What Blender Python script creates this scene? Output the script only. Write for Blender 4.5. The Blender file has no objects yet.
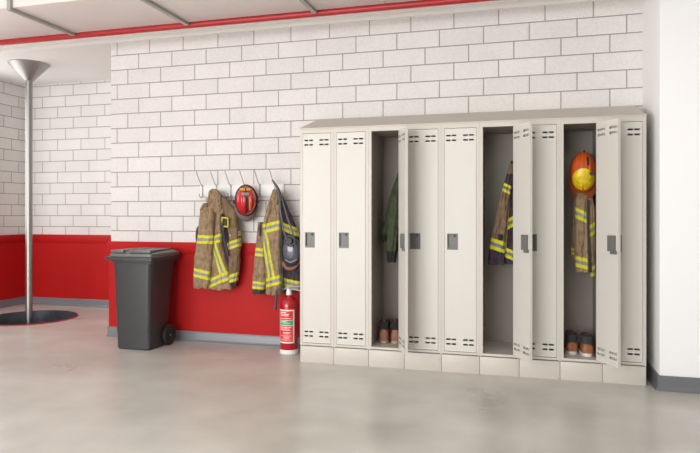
import bpy, bmesh, math, random
from mathutils import Vector, Matrix, noise

random.seed(7)
scene = bpy.context.scene
COL = scene.collection
R = math.radians

# ------------------------------------------------------------------ camera
F_PX, HOR, CX, H = 611.0, 214.0, 350.0, 1.262
TH = R(15.53)
S, C = math.sin(TH), math.cos(TH)
cam_d = bpy.data.cameras.new('camera')
cam = bpy.data.objects.new('camera', cam_d)
COL.objects.link(cam)
cam.location = (0, 0, H)
cam.rotation_euler = (R(90), 0, TH)
cam_d.sensor_width = 36
cam_d.lens = F_PX * 36 / 700
cam_d.shift_y = (HOR - 226.5) / 700
cam_d.clip_start = 0.05
scene.camera = cam


def P(px, py, Y):
    """place in the room seen at photo point px,py when it stands at distance Y along the wall normal"""
    xc = (px - CX) / F_PX
    t = Y / (C + xc * S)
    return Vector((t * (-S + xc * C), Y, H + (HOR - py) / F_PX * t))


# ------------------------------------------------------------------ materials
def lin(c):
    out = []
    for v in c:
        v /= 255.0
        out.append(v / 12.92 if v <= 0.04045 else ((v + 0.055) / 1.055) ** 2.4)
    return (*out, 1)


def mat(name, rgb, rough=0.5, metal=0.0, noise_amt=0.0, noise_scale=20, bump=0.0, bump_scale=200, spec=0.5, coat=0.0, sheen=0.0):
    m = bpy.data.materials.new(name)
    m.use_nodes = True
    nt = m.node_tree
    b = nt.nodes['Principled BSDF']
    b.inputs['Base Color'].default_value = lin(rgb)
    b.inputs['Roughness'].default_value = rough
    b.inputs['Metallic'].default_value = metal
    b.inputs['Specular IOR Level'].default_value = spec
    b.inputs['Coat Weight'].default_value = coat
    b.inputs['Sheen Weight'].default_value = sheen
    tc = nt.nodes.new('ShaderNodeTexCoord')
    if noise_amt:
        n = nt.nodes.new('ShaderNodeTexNoise')
        n.inputs['Scale'].default_value = noise_scale
        n.inputs['Detail'].default_value = 6
        nt.links.new(tc.outputs['Object'], n.inputs['Vector'])
        mr = nt.nodes.new('ShaderNodeMapRange')
        mr.inputs['From Min'].default_value = 0.3
        mr.inputs['From Max'].default_value = 0.7
        mr.inputs['To Min'].default_value = 1 - noise_amt
        mr.inputs['To Max'].default_value = 1 + noise_amt
        nt.links.new(n.outputs['Fac'], mr.inputs['Value'])
        mx = nt.nodes.new('ShaderNodeMix')
        mx.data_type = 'RGBA'
        mx.blend_type = 'MULTIPLY'
        mx.inputs['Factor'].default_value = 1
        mx.inputs['A'].default_value = lin(rgb)
        nt.links.new(mr.outputs['Result'], mx.inputs['B'])
        nt.links.new(mx.outputs['Result'], b.inputs['Base Color'])
    if bump:
        n2 = nt.nodes.new('ShaderNodeTexNoise')
        n2.inputs['Scale'].default_value = bump_scale
        n2.inputs['Detail'].default_value = 4
        nt.links.new(tc.outputs['Object'], n2.inputs['Vector'])
        bp = nt.nodes.new('ShaderNodeBump')
        bp.inputs['Strength'].default_value = bump
        bp.inputs['Distance'].default_value = 0.01
        nt.links.new(n2.outputs['Fac'], bp.inputs['Height'])
        nt.links.new(bp.outputs['Normal'], b.inputs['Normal'])
    return m


def block_mat(name, axis):
    """white painted concrete blocks in a third-bond, thin open joints"""
    m = bpy.data.materials.new(name)
    m.use_nodes = True
    nt = m.node_tree
    L = nt.links.new
    b = nt.nodes['Principled BSDF']
    tc = nt.nodes.new('ShaderNodeTexCoord')
    sp = nt.nodes.new('ShaderNodeSeparateXYZ')
    L(tc.outputs['Object'], sp.inputs[0])

    def M(op, a, bb=None, c=None):
        n = nt.nodes.new('ShaderNodeMath')
        n.operation = op
        for i, v in enumerate((a, bb, c)):
            if v is None:
                continue
            if isinstance(v, (int, float)):
                n.inputs[i].default_value = v
            else:
                L(v, n.inputs[i])
        return n.outputs[0]

    LEN, HT = 0.384, 0.151
    u0 = sp.outputs[axis]
    zz = M('DIVIDE', M('SUBTRACT', sp.outputs['Z'], 2.901 - 30 * HT), HT)
    row = M('FLOOR', zz)
    vf = M('FRACT', zz)
    u = M('SUBTRACT', M('DIVIDE', M('SUBTRACT', u0, 0.591 - 40 * LEN), LEN), M('DIVIDE', row, 3))
    uf = M('FRACT', u)
    colr = M('FLOOR', u)
    dv = M('MULTIPLY', M('MINIMUM', vf, M('SUBTRACT', 1, vf)), HT)
    du = M('MULTIPLY', M('MINIMUM', uf, M('SUBTRACT', 1, uf)), LEN)
    d = M('MINIMUM', dv, du)
    mr = nt.nodes.new('ShaderNodeMapRange')
    mr.interpolation_type = 'SMOOTHSTEP'
    mr.inputs['From Min'].default_value = 0.0018
    mr.inputs['From Max'].default_value = 0.0062
    L(d, mr.inputs['Value'])
    cmb = nt.nodes.new('ShaderNodeCombineXYZ')
    L(colr, cmb.inputs[0])
    L(row, cmb.inputs[1])
    wn = nt.nodes.new('ShaderNodeTexWhiteNoise')
    L(cmb.outputs[0], wn.inputs['Vector'])
    n1 = nt.nodes.new('ShaderNodeTexNoise')
    n1.inputs['Scale'].default_value = 70
    n1.inputs['Detail'].default_value = 6
    L(tc.outputs['Object'], n1.inputs['Vector'])
    n2 = nt.nodes.new('ShaderNodeTexNoise')
    n2.inputs['Scale'].default_value = 3
    n2.inputs['Detail'].default_value = 5
    L(tc.outputs['Object'], n2.inputs['Vector'])
    val = M('ADD', M('ADD', M('MULTIPLY', wn.outputs['Value'], 0.06), M('MULTIPLY', n1.outputs['Fac'], 0.26)),
            M('ADD', M('MULTIPLY', n2.outputs['Fac'], 0.12), 0.755))
    mx = nt.nodes.new('ShaderNodeMix')
    mx.data_type = 'RGBA'
    mx.blend_type = 'MULTIPLY'
    mx.inputs['Factor'].default_value = 1
    mx.inputs['A'].default_value = lin((229, 225, 222))
    L(val, mx.inputs['B'])
    mm = nt.nodes.new('ShaderNodeMix')
    mm.data_type = 'RGBA'
    mm.inputs['A'].default_value = lin((150, 141, 135))
    L(mx.outputs['Result'], mm.inputs['B'])
    L(mr.outputs['Result'], mm.inputs['Factor'])
    L(mm.outputs['Result'], b.inputs['Base Color'])
    b.inputs['Roughness'].default_value = 0.75
    hgt = M('ADD', mr.outputs['Result'], M('MULTIPLY', n1.outputs['Fac'], 0.45))
    bp = nt.nodes.new('ShaderNodeBump')
    bp.inputs['Strength'].default_value = 0.5
    bp.inputs['Distance'].default_value = 0.006
    L(hgt, bp.inputs['Height'])
    L(bp.outputs['Normal'], b.inputs['Normal'])
    return m


def floor_mat():
    m = bpy.data.materials.new('polished_concrete')
    m.use_nodes = True
    nt = m.node_tree
    L = nt.links.new
    b = nt.nodes['Principled BSDF']
    tc = nt.nodes.new('ShaderNodeTexCoord')
    mp = nt.nodes.new('ShaderNodeMapping')
    mp.inputs['Scale'].default_value = (0.8, 1.0, 1)
    L(tc.outputs['Object'], mp.inputs['Vector'])
    n1 = nt.nodes.new('ShaderNodeTexNoise')
    n1.inputs['Scale'].default_value = 1.3
    n1.inputs['Detail'].default_value = 9
    n1.inputs['Roughness'].default_value = 0.5
    n1.inputs['Distortion'].default_value = 0.2
    L(mp.outputs[0], n1.inputs['Vector'])
    cr = nt.nodes.new('ShaderNodeValToRGB')
    e = cr.color_ramp.elements
    e[0].position, e[0].color = 0.28, lin((186, 182, 174))
    e[1].position, e[1].color = 0.72, lin((219, 216, 209))
    k = e.new(0.5)
    k.color = lin((204, 200, 193))
    L(n1.outputs['Fac'], cr.inputs['Fac'])
    n2 = nt.nodes.new('ShaderNodeTexNoise')
    n2.inputs['Scale'].default_value = 3.6
    n2.inputs['Distortion'].default_value = 0.35
    n2.inputs['Detail'].default_value = 8
    L(tc.outputs['Object'], n2.inputs['Vector'])
    mr = nt.nodes.new('ShaderNodeMapRange')
    mr.inputs['From Min'].default_value = 0.3
    mr.inputs['From Max'].default_value = 0.7
    mr.inputs['To Min'].default_value = 0.94
    mr.inputs['To Max'].default_value = 1.05
    L(n2.outputs['Fac'], mr.inputs['Value'])
    mx = nt.nodes.new('ShaderNodeMix')
    mx.data_type = 'RGBA'
    mx.blend_type = 'MULTIPLY'
    mx.inputs['Factor'].default_value = 1
    L(cr.outputs['Color'], mx.inputs['A'])
    L(mr.outputs['Result'], mx.inputs['B'])
    L(mx.outputs['Result'], b.inputs['Base Color'])
    m2 = nt.nodes.new('ShaderNodeMapRange')
    m2.inputs['From Min'].default_value = 0.3
    m2.inputs['From Max'].default_value = 0.7
    m2.inputs['To Min'].default_value = 0.27
    m2.inputs['To Max'].default_value = 0.32
    L(n1.outputs['Fac'], m2.inputs['Value'])
    L(m2.outputs['Result'], b.inputs['Roughness'])
    b.inputs['Specular IOR Level'].default_value = 0.5
    return m


M_BLOCKX = block_mat('white_block_wall', 'X')
M_BLOCKY = block_mat('white_block_side_wall', 'Y')
M_FLOOR = floor_mat()
M_WHITE = mat('white_plaster', (248, 248, 248), 0.6, bump=0.05, bump_scale=300)
M_HALL = mat('pale_grey_plaster', (186, 184, 180), 0.7)
M_CEIL = mat('white_ceiling_paint', (238, 236, 233), 0.8)
M_CROWN = mat('cream_moulding_paint', (250, 249, 245), 0.5)
M_RED = mat('red_wainscot_paint', (180, 26, 26), 0.5, noise_amt=0.04, noise_scale=3, spec=0.2)
M_BASE = mat('grey_vinyl_baseboard', (122, 125, 130), 0.28)
M_BASED = mat('dark_grey_vinyl_baseboard', (112, 114, 118), 0.3)
M_DUCT = mat('pale_duct_paint', (226, 216, 213), 0.5, noise_amt=0.02, noise_scale=4)
M_FLANGE = mat('grey_flange_metal', (166, 166, 162), 0.45, metal=0.3)
M_PIPE = mat('red_pipe_paint', (178, 40, 44), 0.4)
M_STEEL = mat('brushed_steel', (164, 164, 161), 0.42, metal=1.0)
M_PIT = mat('black_rubber_liner', (76, 78, 86), 0.3, noise_amt=0.3, noise_scale=6)
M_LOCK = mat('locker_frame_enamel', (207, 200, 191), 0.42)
M_LOCKSHADE = mat('taupe_locker_lining', (156, 148, 138), 0.5)  # taupe that puts the shade inside the lockers into the colour
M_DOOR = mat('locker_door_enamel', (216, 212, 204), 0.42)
M_LOCKTOP = mat('locker_top_enamel', (200, 192, 181), 0.5)
M_CUP = mat('grey_handle_plastic', (112, 112, 110), 0.4)
M_CUPD = mat('dark_latch_plastic', (70, 70, 70), 0.4)
M_BIN = mat('charcoal_bin_plastic', (58, 59, 61), 0.42, bump=0.06, bump_scale=500)
M_BINLID = mat('grey_lid_plastic', (104, 105, 104), 0.36, bump=0.05, bump_scale=500)
M_TYRE = mat('black_tyre_rubber', (38, 38, 40), 0.6)
M_TAN = mat('tan_coat_canvas', (148, 124, 95), 0.85, noise_amt=0.28, noise_scale=22, bump=0.5, bump_scale=70, sheen=0.1)
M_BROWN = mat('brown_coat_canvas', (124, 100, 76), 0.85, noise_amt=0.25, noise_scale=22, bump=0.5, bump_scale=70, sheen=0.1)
M_DARK = mat('dark_coat_canvas', (66, 58, 62), 0.85, noise_amt=0.3, noise_scale=25, bump=0.5, bump_scale=70)
M_PURP = mat('dark_purple_cuff', (62, 48, 62), 0.85, noise_amt=0.3, noise_scale=25, bump=0.5, bump_scale=70)
M_GREEN = mat('olive_jacket_cloth', (70, 77, 54), 0.9, noise_amt=0.2, noise_scale=22, bump=0.4, bump_scale=70)
M_BLACKC = mat('black_knit_cuff', (42, 42, 42), 0.9, bump=0.4, bump_scale=200)
M_YEL = mat('fluorescent_yellow_tape', (214, 208, 32), 0.6)
M_SIL = mat('silver_reflective_tape', (142, 141, 140), 0.5)
M_SILD = mat('dull_grey_tape', (118, 118, 122), 0.5)  # silver tape darkened for the shade inside the locker
M_HELM = mat('glossy_red_helmet', (206, 26, 38), 0.2, coat=0.5)
M_HELMD = mat('dark_red_helmet_ridge', (120, 24, 40), 0.25)
M_HELMK = mat('dark_maroon_strip', (74, 22, 36), 0.25)
M_BRIM = mat('grey_brown_brim', (124, 112, 104), 0.45)
M_BLACK = mat('black_rubber', (34, 34, 38), 0.5)
M_ORANGE = mat('orange_helmet_shell', (196, 84, 26), 0.4, noise_amt=0.18, noise_scale=12)
M_VISOR = mat('yellow_visor', (214, 186, 26), 0.3, noise_amt=0.3, noise_scale=26)
M_EXT = mat('red_cylinder_enamel', (176, 20, 30), 0.22, coat=0.4)
M_EXTW = mat('white_plastic', (236, 236, 234), 0.4)
M_LABW = mat('white_label_vinyl', (238, 236, 234), 0.4)
M_LABR = mat('red_label_ink', (226, 62, 58), 0.4)
M_LABG = mat('green_label_ink', (60, 170, 100), 0.4)
M_HOSE = mat('dark_grey_hose', (66, 72, 74), 0.45)
M_LEATHER = mat('brown_leather', (154, 98, 60), 0.5, noise_amt=0.2, noise_scale=30)
M_LEATHD = mat('dark_brown_leather', (130, 80, 60), 0.5, noise_amt=0.2, noise_scale=30)
M_COLLAR = mat('dark_grey_collar', (62, 64, 68), 0.8, bump=0.3, bump_scale=200)
M_SOLEW = mat('white_rubber_sole', (226, 222, 214), 0.5)
M_SOLEB = mat('beige_rubber_sole', (168, 150, 126), 0.6)
M_LINING = mat('maroon_lining', (96, 44, 46), 0.85)
M_LENS = mat('smoky_lens', (86, 88, 100), 0.15, coat=0.5)
M_STRAP = mat('grey_webbing', (92, 92, 98), 0.8)
M_HOOK = mat('grey_hook_steel', (168, 168, 170), 0.35)


# ------------------------------------------------------------------ mesh helpers
def build(name, bm, mats, parent=None, off=None, smooth=40, doubles=False):
    """link bm as ONE mesh object; off = point the coordinates are measured from"""
    if off is not None:
        bmesh.ops.translate(bm, verts=bm.verts, vec=-Vector(off))
    if doubles:
        bmesh.ops.remove_doubles(bm, verts=bm.verts, dist=1e-5)
    bmesh.ops.recalc_face_normals(bm, faces=bm.faces)
    me = bpy.data.meshes.new(name)
    bm.to_mesh(me)
    bm.free()
    if not isinstance(mats, (list, tuple)):
        mats = [mats]
    for m in mats:
        me.materials.append(m)
    if smooth:
        for p in me.polygons:
            p.use_smooth = True
        me.set_sharp_from_angle(angle=R(smooth))
    o = bpy.data.objects.new(name, me)
    COL.objects.link(o)
    if parent:
        o.parent = parent
    elif off is not None:
        o.location = off
    return o


def thing(name, label, cat, loc, group=None):
    o = bpy.data.objects.new(name, None)
    o.empty_display_size = 0.1
    COL.objects.link(o)
    o.location = loc
    return tag(o, label, cat, group)


def tag(o, label, cat, group=None):
    o['label'] = label
    o['category'] = cat
    if group:
        o['group'] = group
    return o


def struct(name, bm, m, smooth=40):
    o = build(name, bm, m, smooth=smooth)
    o['kind'] = 'structure'
    return o


def new():
    return bmesh.new()


def box(bm, x0, x1, y0, y1, z0, z1, bev=0.0, seg=2, mi=0):
    r = bmesh.ops.create_cube(bm, size=1)
    vs = r['verts']
    bmesh.ops.scale(bm, verts=vs, vec=(abs(x1 - x0), abs(y1 - y0), abs(z1 - z0)))
    bmesh.ops.translate(bm, verts=vs, vec=((x0 + x1) / 2, (y0 + y1) / 2, (z0 + z1) / 2))
    fs = {f for v in vs for f in v.link_faces}
    for f in fs:
        f.material_index = mi
    if bev:
        es = list({e for v in vs for e in v.link_edges})
        bmesh.ops.bevel(bm, geom=es, offset=bev, segments=seg, affect='EDGES', profile=0.5)
    return vs


def loft(bm, rings, cap=True, closed=True, mi=0):
    """rings: lists of Vectors, same count"""
    vr = [[bm.verts.new(p) for p in r] for r in rings]
    n = len(rings[0])
    for i in range(len(vr) - 1):
        for j in range(n if closed else n - 1):
            k = (j + 1) % n
            f = bm.faces.new((vr[i][j], vr[i][k], vr[i + 1][k], vr[i + 1][j]))
            f.material_index = mi
    if cap and closed:
        for r in (vr[0], vr[-1]):
            f = bm.faces.new(r)
            f.material_index = mi
    return vr


def lathe(bm, prof, cx, cy, n=40, cap=True, mi=0):
    return loft(bm, [[Vector((cx + r * math.cos(2 * math.pi * k / n), cy + r * math.sin(2 * math.pi * k / n), z)) for k in range(n)]
                     for r, z in prof], cap, True, mi)


def tube(bm, pts, rad, n=10, cap=True, mi=0):
    pts = [Vector(p) for p in pts]
    rings = []
    up = None
    for i, p in enumerate(pts):
        d = (pts[min(i + 1, len(pts) - 1)] - pts[max(i - 1, 0)]).normalized()
        if up is None:
            a = Vector((0, 0, 1)) if abs(d.z) < 0.9 else Vector((1, 0, 0))
            up = (a - d * a.dot(d)).normalized()
        else:
            up = (up - d * up.dot(d)).normalized()
        s = d.cross(up)
        rr = rad[i] if isinstance(rad, (list, tuple)) else rad
        rings.append([p + (up * math.cos(2 * math.pi * k / n) + s * math.sin(2 * math.pi * k / n)) * rr for k in range(n)])
    return loft(bm, rings, cap, True, mi)


def smooth_path(pts, n=24):
    pts = [Vector(p) for p in pts]
    out = []
    q = [pts[0]] + pts + [pts[-1]]
    m = len(pts) - 1
    for i in range(n + 1):
        u = i / n * m
        k = min(int(u), m - 1)
        f = u - k
        a, b, c, d = q[k], q[k + 1], q[k + 2], q[k + 3]
        out.append(0.5 * ((2 * b) + (c - a) * f + (2 * a - 5 * b + 4 * c - d) * f * f + (3 * b - a - 3 * c + d) * f ** 3))
    return out


def prism(bm, poly, axis, a0, a1, bev=0.0):
    """extrude a 2D polygon; axis 'x': poly is (y,z); 'y': (x,z); 'z': (x,y)"""
    def v(p, a):
        return {'x': (a, p[0], p[1]), 'y': (p[0], a, p[1]), 'z': (p[0], p[1], a)}[axis]
    r0 = [bm.verts.new(v(p, a0)) for p in poly]
    r1 = [bm.verts.new(v(p, a1)) for p in poly]
    n = len(poly)
    fs = [bm.faces.new(r0), bm.faces.new(r1)]
    for i in range(n):
        fs.append(bm.faces.new((r0[i], r0[(i + 1) % n], r1[(i + 1) % n], r1[i])))
    if bev:
        bmesh.ops.recalc_face_normals(bm, faces=bm.faces)
        es = list({e for f in fs for e in f.edges})
        bmesh.ops.bevel(bm, geom=es, offset=bev, segments=2, affect='EDGES', profile=0.5)


def curve_interp(rows, y):
    """monotone-ish smooth interpolation through rows (first column is the parameter)"""
    n = len(rows)
    if y <= rows[0][0]:
        return rows[0][1:]
    if y >= rows[-1][0]:
        return rows[-1][1:]
    for i in range(n - 1):
        if rows[i][0] <= y <= rows[i + 1][0]:
            f = (y - rows[i][0]) / (rows[i + 1][0] - rows[i][0])
            a = rows[max(i - 1, 0)]
            b, c = rows[i], rows[i + 1]
            d = rows[min(i + 2, n - 1)]
            out = []
            for k in range(1, len(b)):
                m1 = (c[k] - a[k]) / max(c[0] - a[0], 1e-6) * (c[0] - b[0])
                m2 = (d[k] - b[k]) / max(d[0] - b[0], 1e-6) * (c[0] - b[0])
                h00 = 2 * f ** 3 - 3 * f * f + 1
                h10 = f ** 3 - 2 * f * f + f
                h01 = -2 * f ** 3 + 3 * f * f
                h11 = f ** 3 - f * f
                out.append(h00 * b[k] + h10 * m1 + h01 * c[k] + h11 * m2)
            return out


# ------------------------------------------------------------------ the setting
YW = 5.45           # main block wall
YA = 7.10           # alcove back wall
XL = -6.75          # left wall
XC = -4.09          # free end of the main wall
XP = 0.967          # side of the white pier
YP = 4.82           # front of the white pier
ZC = 3.45           # ceiling
ZA = 3.08           # alcove ceiling
XR, YF = 4.6, -4.5  # extent of the hall
HX, HY, HR = -5.727, 6.09, 0.53

bm = new()
sq = 0.62
x0, x1, y0, y1 = HX - sq, HX + sq, HY - sq, HY + sq
for a in ((XL - .1, XR, YF, y0), (XL - .1, XR, y1, YA + .1), (XL - .1, x0, y0, y1), (x1, XR, y0, y1)):
    bm.faces.new([bm.verts.new(p) for p in ((a[0], a[2], 0), (a[1], a[2], 0), (a[1], a[3], 0), (a[0], a[3], 0))])
n = 64
inner, outer = [], []
for k in range(n):
    a = 2 * math.pi * k / n
    ca, sa = math.cos(a), math.sin(a)
    mxx = max(abs(ca), abs(sa))
    inner.append(bm.verts.new((HX + HR * ca, HY + HR * sa, 0)))
    outer.append(bm.verts.new((HX + sq * ca / mxx, HY + sq * sa / mxx, 0)))
for k in range(n):
    j = (k + 1) % n
    bm.faces.new((inner[k], outer[k], outer[j], inner[j]))
floor = struct('floor', bm, M_FLOOR, smooth=0)

bm = new(); box(bm, XC, XP + .6, YW, YW + .2, 0, ZC); struct('wall_back', bm, M_BLOCKX, 0)
bm = new(); box(bm, XL - .2, XC + .3, YA, YA + .2, 0, ZC); struct('wall_alcove', bm, M_BLOCKX, 0)
bm = new(); box(bm, XL - .2, XL, YF, YA + .2, 0, ZC); struct('wall_left', bm, M_BLOCKY, 0)
bm = new(); box(bm, XC, XC + .2, YW + .2, YA, 0, ZC); struct('wall_alcove_side', bm, M_BLOCKY, 0)
bm = new(); box(bm, XP, XR, YP, YW + .2, 0, ZC, bev=.004); struct('wall_right', bm, M_WHITE)
bm = new(); box(bm, XL - .2, XR, YF, YW + .2, ZC, ZC + .1); struct('ceiling', bm, M_CEIL, 0)
bm = new(); box(bm, XL, XC, YW, YA, ZA, ZC - .01); struct('ceiling_alcove', bm, M_CEIL, 0)

bm = new(); box(bm, XR, XR + .2, YF, YW + .2, 0, ZC); struct('wall_side', bm, M_HALL, 0)
bm = new(); box(bm, -.9, XR + .2, YF - .2, YF, 0, ZC); struct('wall_front', bm, M_HALL, 0)

# crown moulding along the wall top and across the alcove mouth
bm = new()
prism(bm, [(YW, 3.035), (YW - .035, 3.035), (YW - .04, 3.07), (YW - .055, 3.078), (YW - .06, 3.115), (YW - .085, 3.125), (YW - .09, 3.165), (YW, 3.165)],
      'x', XL, XP)
struct('trim_1', bm, M_CROWN, 0)

# red dado panel, its raised cap, and the grey baseboards
T = 0.028
bm = new(); box(bm, XC - .006, XP, YW - T, YW - .0005, .1, .88); struct('trim_2', bm, M_RED, 0)
bm = new(); box(bm, XC - .022, XP, YW - T - .012, YW - .0005, .87, .98, bev=.004); struct('trim_3', bm, M_RED)
bm = new(); box(bm, XL, XC + .0, YA - T, YA - .0005, .1, .89); struct('trim_4', bm, M_RED, 0)
bm = new(); box(bm, XL, XC + .0, YA - T - .012, YA - .0005, .87, .977, bev=.004); struct('trim_5', bm, M_RED)
bm = new(); box(bm, XL + .0005, XL + T, YF, YA - T, .1, .89); struct('trim_6', bm, M_RED, 0)
bm = new(); box(bm, XL + .0005, XL + T + .012, YF, YA - T - .012, .87, .977, bev=.004); struct('trim_7', bm, M_RED)


def cove(bm, axis, wall, sgn, a0, a1, h=.1):
    """coved vinyl skirting: thin top that flares out at the floor; sgn = direction away from the wall"""
    prof = [(0, 0), (.034, 0), (.034, .006), (.026, .012), (.02, .022), (.017, .04), (.016, h - .006), (.012, h), (0, h)]
    prism(bm, [(wall + sgn * p, z) for p, z in prof], axis, a0, a1)


bm = new(); cove(bm, 'x', YW - T + .006, -1, XC - .014, XP); struct('baseboard_back', bm, M_BASE)
bm = new(); cove(bm, 'x', YA - T + .006, -1, XL, XC); struct('baseboard_alcove', bm, M_BASE)
bm = new(); cove(bm, 'y', XL + T - .006, 1, YF, YA - T); struct('baseboard_left', bm, M_BASE)
bm = new(); cove(bm, 'x', YP + .002, -1, XP - .016, XR, .105); struct('baseboard_right', bm, M_BASED)
bm = new(); cove(bm, 'y', XP + .002, -1, YP - .016, YW - T, .105); struct('baseboard_pier', bm, M_BASED)

# ------------------------------------------------------------------ duct and pipe overhead
DY0, DY1, DZ0, DZ1 = 4.085, 4.80, 2.954, 3.36
t = thing('air_duct', 'long pale rectangular air duct with grey joint flanges running under the ceiling', 'duct', (-3, 4.4, DZ0))
bm = new(); box(bm, XL, XR, DY0, DY1, DZ0, DZ1, bev=.004); build('duct_body', bm, M_DUCT, t, t.location)
for i in range(-3, 7):
    xx = -4.022 + i * 1.19
    if xx < XL + .1 or xx > XR - .05:
        continue
    w, d = .018, .026
    bm = new()
    box(bm, xx - w, xx + w, DY0 - d, DY1 + d * .6, DZ0 - d, DZ0)
    box(bm, xx - w, xx + w, DY0 - d, DY0, DZ0, DZ1)
    box(bm, xx - w, xx + w, DY1, DY1 + d * .6, DZ0, DZ1)
    box(bm, xx - w, xx + w, DY0 - d, DY1 + d * .6, DZ1, DZ1 + d)
    build('flange', bm, M_FLANGE, t, t.location, smooth=0)
for i in (-2, 0, 2, 4, 6):
    xx = -4.004 + (i + .5) * 1.19
    for yy in (DY0 + .06, DY1 - .06):
        bm = new()
        tube(bm, [(xx, yy, DZ1 - .01), (xx, yy, ZC)], .006, 8)
        build('hanger_rod', bm, M_FLANGE, t, t.location)

bm = new()
tube(bm, [(XL, 4.852, 2.942), (XP, 4.852, 2.942)], .028, 20)
pipe = build('sprinkler_pipe', bm, M_PIPE, off=(0, 4.852, 2.942))
for i in range(-2, 5):
    xx = -3.43 + i * 1.19
    if xx < XP - .1:
        bm = new(); box(bm, xx - .012, xx + .012, 4.7995, 4.83, 2.957, 2.975); build('pipe_clamp', bm, M_FLANGE, pipe, (0, 4.852, 2.942), 0)
tag(pipe, 'long red pipe running along the far edge of the overhead air duct', 'pipe')

# ------------------------------------------------------------------ fire pole and its floor opening
t = thing('floor_opening', 'round black lined opening in the floor with a thin red rim around the fire pole', 'floor opening', (HX, HY, 0))
bm = new()
lathe(bm, [(HR - .012, .010), (HR - .012, -1.2), (.01, -1.2)], HX, HY, 64, cap=False)
build('liner', bm, M_PIT, t, t.location)
bm = new()
lathe(bm, [(HR - .012, .010), (HR + .004, .013), (HR + .004, .010)], HX, HY, 64, cap=False)
build('inner_rim', bm, M_BLACK, t, t.location)
bm = new()
lathe(bm, [(HR + .004, .0125), (HR + .012, .010), (HR + .016, .0), (HR + .004, 0)], HX, HY, 64, cap=False)
build('outer_rim', bm, M_PIPE, t, t.location)

t = thing('fire_pole', 'tall shiny steel fire pole passing through the round floor opening in the alcove', 'fire pole', (HX, HY, -1.2))
bm = new(); lathe(bm, [(.039, -1.2), (.039, ZA - .01)], HX, HY, 32); build('pole', bm, M_STEEL, t, t.location)
bm = new()
lathe(bm, [(.04, 2.872), (.05, 2.876), (.226, ZA - .012), (.230, ZA - .006), (.226, ZA)], HX, HY, 56, cap=False)
build('ceiling_flare', bm, M_STEEL, t, t.location)

# ------------------------------------------------------------------ lockers
LX, LY, LW, LD, LT = -1.805, 4.906, 0.30012, 0.51, 1.98
DW, DZB, DZT, DT = 0.2465, 0.170, 1.9425, 0.022
HAND_Z0, HAND_Z1 = 0.98, 1.104


def plate(bm, xs, zs, holes, y0, y1):
    """flat plate with rectangular through-holes"""
    xs = sorted(set(xs)); zs = sorted(set(zs))
    nx, nz = len(xs), len(zs)
    solid = {}
    for i in range(nx - 1):
        for j in range(nz - 1):
            cx, cz = (xs[i] + xs[i + 1]) / 2, (zs[j] + zs[j + 1]) / 2
            solid[i, j] = not any(h[0] < cx < h[1] and h[2] < cz < h[3] for h in holes)
    g = {}

    def v(i, j, y):
        if (i, j, y) not in g:
            g[i, j, y] = bm.verts.new((xs[i], y, zs[j]))
        return g[i, j, y]
    for (i, j), s in solid.items():
        if not s:
            continue
        for y in (y0, y1):
            bm.faces.new((v(i, j, y), v(i + 1, j, y), v(i + 1, j + 1, y), v(i, j + 1, y)))
        for di, dj, a, b_ in ((-1, 0, (0, 0), (0, 1)), (1, 0, (1, 0), (1, 1)), (0, -1, (0, 0), (1, 0)), (0, 1, (0, 1), (1, 1))):
            if not solid.get((i + di, j + dj), False):
                p, q = (i + a[0], j + a[1]), (i + b_[0], j + b_[1])
                bm.faces.new((v(*p, y0), v(*q, y0), v(*q, y1), v(*p, y1)))


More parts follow.
